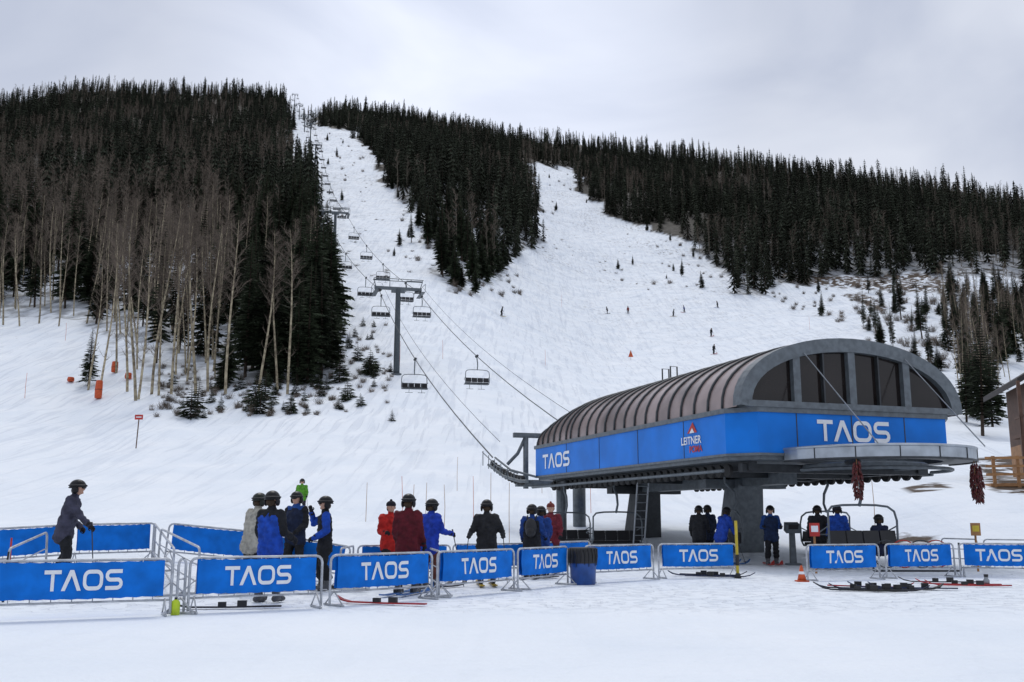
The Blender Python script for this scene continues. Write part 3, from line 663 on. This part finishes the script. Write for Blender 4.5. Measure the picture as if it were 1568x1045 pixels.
for (x,z),(x2,z2) in zip(out,inn): V+=[(x,-.10,z+.03),(x2,-.10,max(z2,4.54)),(x2,.22,max(z2,4.54)),(x,.30,z+.03)]
Fc=[]
for i in range(n):
    for j in range(4): Fc.append((i*4+j,i*4+(j+1)%4,i*4+4+(j+1)%4,i*4+4+j))
b.add(V,Fc,0); 
for xm,wd in ((1.95,.24),(3.88,.24),(5.85,.24),(2.9,.05),(4.86,.05)):
    t=(xm-TW/2)/(TW/2-.38); zt=4.54+(2.12-.38)*abs(math.sqrt(max(0,1-t*t)))**.88; b.box((xm,.03,(4.54+zt)/2+.04),(wd,.20 if wd>.1 else .14,zt-4.54+.08),0 if wd>.1 else 1)
b.box((TW/2,.0,4.63),(TW-.5,.22,.18),0)
b.obj('gable_frame',[M['gsteel'],M['dsteel']],T)
b=MB(); V=[(x,.10,max(z,4.55)) for x,z in [sect(i/n,1,.30) for i in range(n+1)]]; b.add(V,[tuple(range(len(V)))],0); b.obj('gable_glazing',[M['glass']],T)
b=MB(); cxr,cyr,rr_=4.35,-.0,2.92; ou=[];iu=[]
for i in range(33):
    a=math.pi+math.pi*i/32; ou.append((cxr+rr_*math.cos(a),cyr+rr_*math.sin(a)*.98)); iu.append((cxr+(rr_-.9)*math.cos(a),cyr+(rr_-.9)*math.sin(a)*.98))
for i in range(32):
    a,c=ou[i],ou[i+1];d,e_=iu[i],iu[i+1]
    V=[(*a,3.02),(*c,3.02),(*c,3.34),(*a,3.34),(*d,3.02),(*e_,3.02),(*e_,3.26),(*d,3.26)]
    b.add(V,[(0,1,2,3),(3,2,6,7)],0); b.add(V,[(4,5,1,0),(7,6,5,4)],1)
    if i%4==0 and 0<i<32: b.box((a[0],a[1]-.004,3.18),(.02,.03,.3),1)
b.path([(x,y,3.35) for x,y in ou],.04,6,0); b.path([(x,y,3.01) for x,y in ou],.03,6,1)
b.obj('bullwheel_platform',[M['silver'],M['dsteel']],T)
b=MB(); b.path([(cxr+1.75*math.cos(a),.3+1.75*math.sin(a),2.92) for a in np.linspace(0,6.283,33)[:-1]],.07,6,0,closed=True)
for a in np.linspace(0,6.283,9)[:-1]: b.tube((cxr,.3,2.92),(cxr+1.75*math.cos(a),.3+1.75*math.sin(a),2.92),.05,n=5)
for x in (.9,TW-.9): b.box((x,TL/2,2.92),(.28,TL-1.6,.26),1)
for y in (1.,4.2,6.6,10.,14.2,16.): b.box((TW/2,y,2.86),(TW-1.2,.24,.24),1)
b.box((TW/2,TL/2+1.5,2.72),(.7,TL-4,.4),0)
b.path([(.15,1.2,2.78),(.1,TL,2.78)],.05,6,0); b.path([(TW-.15,1.2,2.78),(TW-.1,TL,2.78)],.05,6,0)
b.path([(cxr+2.3*math.cos(a),.1+2.3*math.sin(a),2.78) for a in np.linspace(math.pi,2*math.pi,17)],.05,6,0)
for i in range(30):
    for x in (.5,TW-.5): b.tube((x-.05,1.5+i*.48,2.80),(x+.05,1.5+i*.48,2.80),.19,n=12,mi=2)
b.obj('undercarriage',[M['gsteel'],M['dsteel'],M['rubber']],T)
b=MB()
for y,mi in ((6.6,0),(14.2,1)):
    P=[(-.75,-.45),(.75,-.45),(.75,.45),(-.75,.45)]; V=[(TW/2+p[0]*1.0,y+p[1]*.9+1.*0,-.2) for p in P]+[(TW/2+p[0]*.62,y-.5+p[1],2.75) for p in P]
    b.add(V,[(3,2,1,0),(4,5,6,7),(0,1,5,4),(1,2,6,5),(2,3,7,6),(3,0,4,7)],mi); b.box((TW/2,y-.4,2.6),(3.2,.5,.3),mi,None); b.box((TW/2,y,.12),(2.1,1.5,.3),2)
b.tube((.9,15.6,-.2),(.9,15.6,3.1),.22,n=12,mi=0)
b.obj('support_columns',[M['gsteel'],M['dsteel'],M['steel']],T)
b=MB()
for s in (-.22,.22): b.tube((1.1+s,8.8,0.),(1.1+s,8.2,3.05),.03,n=6)
for i in range(10): b.tube((.88,8.8-.06*i-.05,.25+.29*i),(1.32,8.8-.06*i-.05,.25+.29*i),.018,n=5)
b.obj('access_ladder',[M['steel']],T)
b=MB()
for x0 in (-.3,6.3):
    for i in range(11):
        y=TL+.2+i*.42; z=3.1+.9*(i/10)**1.5; b.tube((x0-.06,y,z),(x0+.06,y,z),.21,n=14,mi=1); b.tube((x0-.08,y,z),(x0+.08,y,z),.09,n=8,mi=0)
    b.path([(x0-.14,TL-1,3.0),(x0-.14,TL+.2,3.06),(x0-.14,TL+2.3,3.35),(x0-.14,TL+4.6,4.0)],.07,6,0); b.path([(x0+.2,TL-1,3.2),(x0+.2,TL+2.3,3.65),(x0+.2,TL+4.6,4.35)],.05,6,0)
    b.path([(x0-.45,TL-.5,3.35),(x0-.45,TL+2.3,3.8),(x0-.45,TL+4.6,4.6)],.025,5,0)
    for i in range(6): b.tube((x0-.45,TL+.9*i,2.95+.2*i),(x0-.45,TL+.9*i,3.4+.25*i),.02,n=5)
b.tube((.6,TL+2.2,2.8),(.6,TL+2.2,5.2),.13,n=8); b.tube((5.8,TL+2.2,2.8),(5.8,TL+2.2,5.2),.13,n=8); b.box((3.1,TL+2.2,5.25),(6.2,.22,.22)); b.box((3.,TL+1.,3.0),(6.6,.3,.3))
b.path([(.6,TL+2.2,5.2),(.2,TL+2.2,4.4),(-.3,TL+2.2,3.9)],.08,6)
b.tube((3.,TL+1.6,-.3),(3.,TL+1.6,3.),.3,n=12)
b.obj('sheave_trains',[M['gsteel'],M['rubber']],T,True)
b=MB()
for x in (2.2,5.8): b.tube((x,-.12,6.15),(x+.45,-2.5,3.38),.018,n=5)
b.obj('stay_rods',[M['steel']],T)
b=MB(); h=.62; W=LW*h*.92; logo(b,lambda a,c:(3.85-W/2+a*h,-.02,3.62+c*h),0,.92)
h2=.60; logo(b,lambda a,c:(-.02,TL-1.6-a*h2,3.50+c*h2),0,1.1)
b.obj('lettering',[M['white']],T)
def txt(s,size,org,rot,mt,nm):
    c=bpy.data.curves.new(nm,'FONT'); c.body=s; c.size=size; c.offset=.006; o=bpy.data.objects.new(nm,c); COL.objects.link(o); bpy.context.view_layer.update()
    dg=bpy.context.evaluated_depsgraph_get(); me=bpy.data.meshes.new_from_object(o.evaluated_get(dg)); bpy.data.objects.remove(o); me.materials.clear(); me.materials.append(mt)
    o=bpy.data.objects.new(nm,me); COL.objects.link(o); o.parent=T; o.location=org; o.rotation_euler=rot; return o
txt('LEITNER',.33,(-.02,3.35,3.66),(math.pi/2,0,-math.pi/2),M['white'],'maker_lettering')
txt('POMA',.28,(-.02,2.85,3.40),(math.pi/2,0,-math.pi/2),M['red'],'maker_lettering_red')
b=MB()
b.add([(-.02,2.95,3.99),(-.02,2.35,3.99),(-.02,2.6,4.32)],[(0,1,2)],0); b.add([(-.024,2.8,3.99),(-.024,2.5,3.99),(-.024,2.63,4.14)],[(0,1,2)],1); b.obj('maker_emblem',[M['red'],M['white']],T)
def ristra(x,y,z0,l):
    e=empty('chile_ristra',tw(x,y,z0)); b=MB(); b.tube((0,0,.25),(0,0,-l),.012,n=4,mi=1)
    for i in range(190):
        t=random.random(); a=random.random()*6.28; rad=.13*(1-abs(t-.5)*.9); p=Vector((math.cos(a)*rad,math.sin(a)*rad,-t*l)); d=Vector((math.cos(a)*.5,math.sin(a)*.5,-1)).normalized()
        b.path([p*.6+Vector((0,0,-t*l*.4+.03)),p,p+d*.09],[.012,.026,.004],5)
    b.obj('chiles',[M['chile'],M['wood2']],e,True)
ristra(2.32,-2.0,2.9,.95); ristra(6.15,-2.15,2.9,.95); ristra(6.47,-1.92,2.85,1.0)
chair(tw(.35,14.,2.85),AZ); chair(tw(1.2,11.,2.85),AZ); chair(tw(2.6,5.2,2.85),AZ+1.2)
pc=at(1316,28.0); chair((pc.x,pc.y,2.95),AZ-.15); chair(tw(TW-.5,6,2.85),AZ+3.1)
make_person((pc.x+.62,pc.y+.0,-.27),AZ*57.3,jacket=(.012,.018,.05),pants=BLK,seated=True,RH=(.2,.35,1.1),LH=(-.2,.35,1.1),skis=False)
# ---------------------------------------------------------------- lift towers, ropes, line chairs
towers=[(607,115,10.3),(511,205,12.4),(482,450,14),(475,600,13),(466,700,13),(458,800,13),(451,900,12),(446,965,12)]
Tp=[]; 
for bx,D,H in towers: p=at(bx,D); Tp.append((p,H))
for i,(p,H) in enumerate(Tp):
    prev=Tp[i-1][0] if i else tw(3,TL+4,0); nx_=Tp[min(i+1,len(Tp)-1)][0]; d=nx_-prev; az=math.atan2(d.y,d.x)-math.pi/2
    e=empty('lift_tower',p,az)
    b=MB(); b.path([(0,0,-.5),(0,0,H*.5),(0,0,H)],[.38,.34,.28],12); b.tube((0,0,-.4),(0,0,.15),.6,n=12); b.obj('column',[M['towerg']],e,True)
    b=MB(); b.box((0,0,H),(5.6,.32,.36)); b.box((0,0,H-.3),(1.6,.3,.4))
    for s in (-1,1):
        x=2.2*s
        b.path([(x,-2.1,H-.75),(x,0,H-.35),(x,2.1,H-.05)],.07,6)
        for k in range(8):
            y=-1.9+k*.54; z=H-.62+(k*.54)*.22-.1; b.tube((x-.05+.12*s,y,z),(x+.05+.12*s,y,z),.19,n=10,mi=1)
        b.box((x+.5*s,0,H-.65),(.5,3.6,.05)); b.path([(x+.75*s,-1.8,H-.65),(x+.75*s,-1.8,H+.3),(x+.75*s,1.8,H+.55),(x+.75*s,1.8,H-.65)],.03,5)
    for s in (-1,1):
        b.path([(s*1.,0,H),(s*1.,0,H+1.),(s*2.9,0,H+1.)],.06,6); b.tube((s*2.9,0,H+1.),(s*2.6,0,H),.05,n=6)
    for y in (-.55,.55): b.tube((-2.9,y,H+1.05),(2.9,y,H+1.05),.05,n=6); 
    for x in (-2.9,-1.5,0,1.5,2.9): b.tube((x,-.55,H+1.05),(x,.55,H+1.05),.04,n=5)
    b.obj('crossarm',[M['gsteel'],M['rubber']],e)
    b=MB(); 
    for s in (-.2,.2): b.tube((s,-.5,.5),(s,-.42,H),.025,n=5)
    for k in range(int(H/.35)-1): b.tube((-.2,-.49,.6+k*.35),(.2,-.49,.6+k*.35),.015,n=4)
    b.obj('ladder',[M['towerg']],e)
def sidept(i,s):
    p,H=Tp[i]; prev=Tp[i-1][0] if i else tw(3,TL+4,0); nx_=Tp[min(i+1,len(Tp)-1)][0]; d=(nx_-prev); d.z=0; d.normalize(); n_=Vector((d.y,-d.x,0)); return p+n_*(2.32*s)+Vector((0,0,H-.15))
b=MB(); 
for s in (-1,1):
    st=tw(-.3,TL+4.4,4.35) if s<0 else tw(6.3,TL+4.4,4.35); K=[st]+[sidept(i,s) for i in range(len(Tp))]
    for k in range(len(K)-1):
        a,c=K[k],K[k+1]; L_=(c-a).length; sag=L_*.018; n=12
        P=[a.lerp(c,j/n)-Vector((0,0,4*sag*(j/n)*(1-j/n))) for j in range(n+1)]
        b.path(P,.035 if k<2 else .06,5,0,False)
        if k==0: b.path([p_+Vector((.35,0,.75)) for p_ in P],.018,4,0,False)
        d=c-a; az=math.atan2(d.y,d.x)-math.pi/2+(math.pi if s<0 else 0)
        fr={(0,-1):[.46,.94],(0,1):[.50,.95],(1,-1):[.14,.45,.74,.95],(1,1):[.10,.34,.58,.82]}.get((k,s))
        if fr is None:
            m_=max(1,int(L_/30)); fr=[(q_+.5+.25*s)/m_ for q_ in range(m_)]
        for f_ in fr: pp=a.lerp(c,f_)-Vector((0,0,4*sag*f_*(1-f_)+.02)); chair(pp,az)
b.obj('haul_rope',[M['rope']])
# ---------------------------------------------------------------- small site objects
p=at(893,22.0); e=empty('litter_barrel',p); b=MB(); b.path([(0,0,0),(0,0,.02),(0,0,.35),(0,0,.37),(0,0,.72)],[.25,.27,.28,.29,.28],20,0); 
b.path([(0,0,.45),(0,0,.68),(0,0,.78),(0,0,.74)],[.30,.305,.29,.2],20,1,False)
for i in range(20): a=i*.314; b.path([(.3*math.cos(a),.3*math.sin(a),.76),(.31*math.cos(a+.1),.31*math.sin(a+.1),.60),(.30*math.cos(a+.05),.30*math.sin(a+.05),.42+.05*math.sin(i*2.3))],[.02,.018,.006],4,1)
b.obj('drum_and_liner',[M['bin'],M['black']],e,True)
p=at(1228,23.0); e=empty('traffic_cone',p); b=MB(); b.box((0,0,.015),(.26,.26,.03)); b.path([(0,0,.03),(0,0,.16),(0,0,.23),(0,0,.36)],[.10,.068,.05,.022],14,0); b.path([(0,0,.165),(0,0,.225)],[.070,.054],14,1,False); b.obj('cone',[M['orange'],M['white']],e,True)
p=at(268,14.95); e=empty('fuel_canister',p); b=MB(); b.path([(0,0,0),(0,0,.01),(0,0,.17),(0,0,.20),(0,0,.22)],[.06,.065,.065,.05,.025],12,0); b.tube((0,0,.2),(0,0,.25),.022,n=8,mi=1); b.obj('can',[M['lime'],M['black']],e,True)
p=at(1511,21.5); e=empty('water_bottle',p); b=MB(); b.path([(0,0,0),(0,0,.12),(0,0,.15),(0,0,.2)],[.06,.065,.04,.04],12,0); b.tube((0,0,.19),(0,0,.24),.045,n=10,mi=1); b.obj('bottle',[M['steel'],M['black']],e,True)
def pole(nm,bx,D,h,mt,r=.02):
    p=at(bx,D); b=MB(); b.path([(0,0,-.2),(random.uniform(-.03,.03),0,h*.5),(random.uniform(-.06,.06),0,h)],[r,r*.9,r*.7],6,0)
    b.obj(nm,[mt],None,True,p)
for bx,D,h in [(615,42,2.4),(632,44,2),(652,43,2.2),(680,45,2),(725,46,2.3),(752,44,2.6),(780,40,2.4),(700,60,2),(830,60,2),(560,47,1.8),(1340,42,2),(905,52,3.2)]: pole('bamboo_pole',bx,D,h,M['orange'] if bx%2 else M['wood2'],.014)
for bx,r_,h in [(38,610,2.6),(100,522,2.5),(612,560,3),(860,470,3),(1240,505,3),(678,550,2.4),(835,560,2.4)]:
    p=at_row(bx,r_); pole('bamboo_pole',bx,p.y,h,M['orange'],.02)
pole('marker_pole',12,17.2,.95,M['red'],.02); pole('marker_pole',5,16.6,.8,M['black'],.02)
p=at_row(966,551); b=MB(); b.tube((0,0,0),(0,0,1.9),.03,n=6,mi=1); b.add([(0,0,1.9),(-.5,0,.5),(.5,.05,.5)],[(0,1,2)],0); b.obj('warning_flag',[M['orange'],M['wood2']],None,False,p)
p=at(1130,24.3); b=MB(); b.tube((0,0,0),(0,0,1.35),.035,n=8,mi=0); b.tube((0,0,.3),(0,0,.55),.045,n=8,mi=1); b.tube((0,0,0),(0,0,.12),.09,.05,n=8,mi=1); b.obj('queue_post',[M['yellow'],M['black']],None,True,p)
for bx,D in ((1250,26.5),(1498,27.5)):
    e=empty('queue_sign',at(bx,D)); b=MB(); b.tube((0,0,0),(0,0,1.0),.03,n=8,mi=0); b.box((0,-.04,1.12),(.26,.03,.34),1); b.box((0,-.058,1.14),(.18,.006,.16),2); b.obj('post_and_plate',[M['wood2'],M['red'] if bx<1400 else M['wood2'],M['white'] if bx<1400 else M['yellow']],e)
e=empty('control_pedestal',at(1215,31.)); b=MB(); b.box((0,0,.5),(.18,.18,1.0),0,None,.8); b.box((0,-.03,1.12),(.42,.3,.26),0,Matrix.Rotation(.3,3,'X')); b.box((0,0,.03),(.4,.4,.06),0); b.box((0,-.2,1.14),(.3,.01,.14),1,Matrix.Rotation(.3,3,'X')); b.obj('pedestal',[M['gsteel'],M['black']],e)
e=empty('trail_sign',at_row(208,687)); b=MB(); b.tube((0,0,-.3),(.1,0,2.55),.045,n=8,mi=1); b.box((.1,-.06,2.4),(.62,.04,.38),0); b.box((.1,-.085,2.4),(.42,.006,.08),2); b.obj('sign_panel_and_post',[M['red'],M['wood'],M['white']],e)
for bx,r_,l in [(150,612,2.),(175,572,1.4),(108,586,.6),(196,582,.8)]:
    e=empty('tree_padding',at_row(bx,r_)); b=MB(); b.path([(0,0,.1),(0,0,.15),(0,0,l*.5),(.03,0,l*.95),(.03,0,l)],[.28,.36,.38,.34,.25],12); b.path([(.0,0,l*.5),(.0,0,l*.52)],[.40,.40],12,1); b.obj('pad',[M['orange'],M['black']],e,True)
for i,(bx,D) in enumerate([(1315,20.3),(1330,20.8),(1350,19.8),(1368,20.5),(1388,19.9),(1470,21.6),(1090,25.3),(1076,25),(1440,22.4),(585,16.7),(1340,20.1),(1400,20.4),(1322,19.7),(1485,21.2),(350,15.9),(1100,24.6)]):
    b=MB(); V=[];Fc=[]
    for yy,zz,w in [(-.8,.05,.045),(0,.04,.042),(.6,.045,.052),(.75,.075,.052),(.87,.14,.012)]: V+=[(-w,yy,zz),(w,yy,zz),(w,yy,zz+.022),(-w,yy,zz+.022)]
    for i_ in range(4):
        for j in range(4): Fc.append((i_*4+j,i_*4+(j+1)%4,i_*4+4+(j+1)%4,i_*4+4+j))
    Fc+=[(3,2,1,0),(16,17,18,19)]; b.add(V,Fc,0); b.box((0,.1,.09),(.07,.12,.08),1); b.box((0,-.2,.10),(.07,.14,.10),1)
    c=[(.02,.02,.02),(.4,.03,.03),(.03,.03,.04),(.02,.03,.08)][i%4]
    b.obj('ski_on_snow',[cmat(c,.35,'ski_topsheet'),M['black']],None,False,at(bx,D)-Vector((0,0,.02)),random.choice([1.25,1.8,1.1,-1.3,-1.9])+random.uniform(-.15,.15))
e=empty('ski_rack',at(1405,25.8)); b=MB()
for k,x in enumerate((-.75,-.3,.15,.55)): b.path([(x+.38*math.cos(a)*.9,.02*k,.52+.34*math.sin(a)) for a in np.linspace(0,6.283,21)[:-1]],.015,5,k%2,closed=True)
b.tube((-1.1,0,.1),(1.1,0,.1),.025,n=6); b.tube((-1.1,0,.1),(-1.1,0,.8),.025,n=6); b.tube((1.1,0,.1),(1.1,0,.8),.025,n=6); b.obj('hoops',[M['dsteel'],M['red']],e,True)
# ---------------------------------------------------------------- chalet
hp=at(1592,52.); e=empty('timber_chalet',hp+Vector((0,0,-.6)),math.radians(-14))
b=MB(); b.box((3.6,3.,1.2),(7.,6.,3.2),0); b.box((3.6,3.,4.4),(7.,6.,3.2),1)
V=[(-.9,-1.2,5.9),(3.6,-1.2,8.6),(8.1,-1.2,5.9),(-.9,7.2,5.9),(3.6,7.2,8.6),(8.1,7.2,5.9)]
b.add(V,[(0,1,4,3),(1,2,5,4)],2); b.add([(x,y,z-.3) for x,y,z in V],[(0,1,4,3),(1,2,5,4)],2); b.add([V[0],V[1],(3.6,-1.2,8.3),(-.9,-1.2,5.6)],[(0,1,2,3)],2); b.add([V[1],V[2],(8.1,-1.2,5.6),(3.6,-1.2,8.3)],[(0,1,2,3)],2)
b.add([V[0],V[3],(-.9,7.2,5.6),(-.9,-1.2,5.6)],[(0,1,2,3)],2)
b.add([(.1,0,6),(7.1,0,6),(3.6,0,8.2)],[(0,1,2)],1)
for z in np.arange(.2,6,.4): b.box((3.6,-.005,z),(7.02,.03,.04),2)
b.obj('walls_and_roof',[M['wood2'],M['wood'],M['roofd']],e)
b=MB(); b.box((3.,-.9,2.9),(8.2,1.8,.18)); b.box((3.,-1.75,3.9),(8.2,.1,.1))
for i in range(24): b.box((-1.05+i*.35,-1.75,3.4),(.07,.06,.95))
for x in (-1.,3.,7.): b.box((x,-1.7,1.3),(.2,.2,3.1)); b.box((x,-1.7,4.3),(.16,.16,2.8))
b.box((-.9,-.8,3.9),(.08,1.8,.1)); b.obj('balcony',[M['wood']],e)
b=MB(); 
for x in (1.3,3.6,5.9):
    for z in (1.3,4.5): b.box((x,-.05,z),(1.2,.1,1.3),0); b.box((x,-.08,z),(1.35,.06,.08),1); b.box((x,-.13,z),(.07,.04,1.3),1)
b.obj('windows',[M['glass'],M['wood2']],e)
e=empty('wooden_deck_railing',at(1524,49)+Vector((0,0,.2)),math.radians(-10)); b=MB()
for x in np.arange(-.0,5,1.1): b.box((x,0,.5),(.14,.14,1.6))
for z in (.4,.8,1.2): b.box((2.2,-.12,z),(5.2,.08,.12))
b.box((2.4,.9,-.1),(5.2,1.9,.16)); b.obj('railing',[M['wood2']],e)
# ---------------------------------------------------------------- world and sun
w=bpy.data.worlds.new("World"); S.world=w; w.use_nodes=True; t=w.node_tree; N=t.nodes; L=t.links; N.clear()
o=N.new('ShaderNodeOutputWorld'); bg=N.new('ShaderNodeBackground'); L.new(bg.outputs[0],o.inputs[0]); bg.inputs[1].default_value=.1
sk=N.new('ShaderNodeTexSky'); sk.sky_type='NISHITA'; sk.sun_disc=False; sk.sun_elevation=math.radians(58); sk.sun_rotation=math.radians(-10); sk.air_density=1.; sk.dust_density=2
tc=N.new('ShaderNodeTexCoord'); mp=N.new('ShaderNodeMapping'); mp.inputs['Scale'].default_value=(1.,1.,2.0); mp.inputs['Rotation'].default_value=(0,.35,.4); L.new(tc.outputs['Generated'],mp.inputs[0])
n1=N.new('ShaderNodeTexNoise'); n1.inputs['Scale'].default_value=3.2; n1.inputs['Detail'].default_value=5; n1.inputs['Roughness'].default_value=.45; n1.inputs['Distortion'].default_value=.6; L.new(mp.outputs[0],n1.inputs[0])
cr=N.new('ShaderNodeValToRGB'); cr.color_ramp.elements[0].position=.36; cr.color_ramp.elements[0].color=(.54,.59,.72,1); cr.color_ramp.elements[1].position=.66; cr.color_ramp.elements[1].color=(.75,.79,.89,1)
L.new(n1.outputs[0],cr.inputs[0])
sc=N.new('ShaderNodeVectorMath'); sc.operation='SCALE'; sc.inputs['Scale'].default_value=10; L.new(cr.outputs[0],sc.inputs[0])
dt=N.new('ShaderNodeVectorMath'); dt.operation='DOT_PRODUCT'; nm=N.new('ShaderNodeVectorMath'); nm.operation='NORMALIZE'; L.new(tc.outputs['Generated'],nm.inputs[0]); L.new(nm.outputs[0],dt.inputs[0]); sd=Vector((-.05,.90,.42)).normalized(); dt.inputs[1].default_value=sd
mr=N.new('ShaderNodeMapRange'); mr.inputs[1].default_value=.955; mr.inputs[2].default_value=1.; mr.inputs[3].default_value=1.; mr.inputs[4].default_value=1.28; mr.interpolation_type='SMOOTHSTEP'; L.new(dt.outputs['Value'],mr.inputs[0])
s2=N.new('ShaderNodeVectorMath'); s2.operation='SCALE'; L.new(sc.outputs[0],s2.inputs[0]); L.new(mr.outputs[0],s2.inputs['Scale'])
mx=N.new('ShaderNodeMix'); mx.data_type='RGBA'; mx.inputs[0].default_value=.94; L.new(sk.outputs[0],mx.inputs[6]); L.new(s2.outputs[0],mx.inputs[7]); L.new(mx.outputs[2],bg.inputs[0])
sl=bpy.data.lights.new('sun','SUN'); sl.energy=1.05; sl.angle=math.radians(18); sl.color=(1,.97,.92); so=bpy.data.objects.new('sun',sl); COL.objects.link(so)
so.rotation_euler=(math.radians(-32),0,math.radians(10)); so.location=(0,0,50)
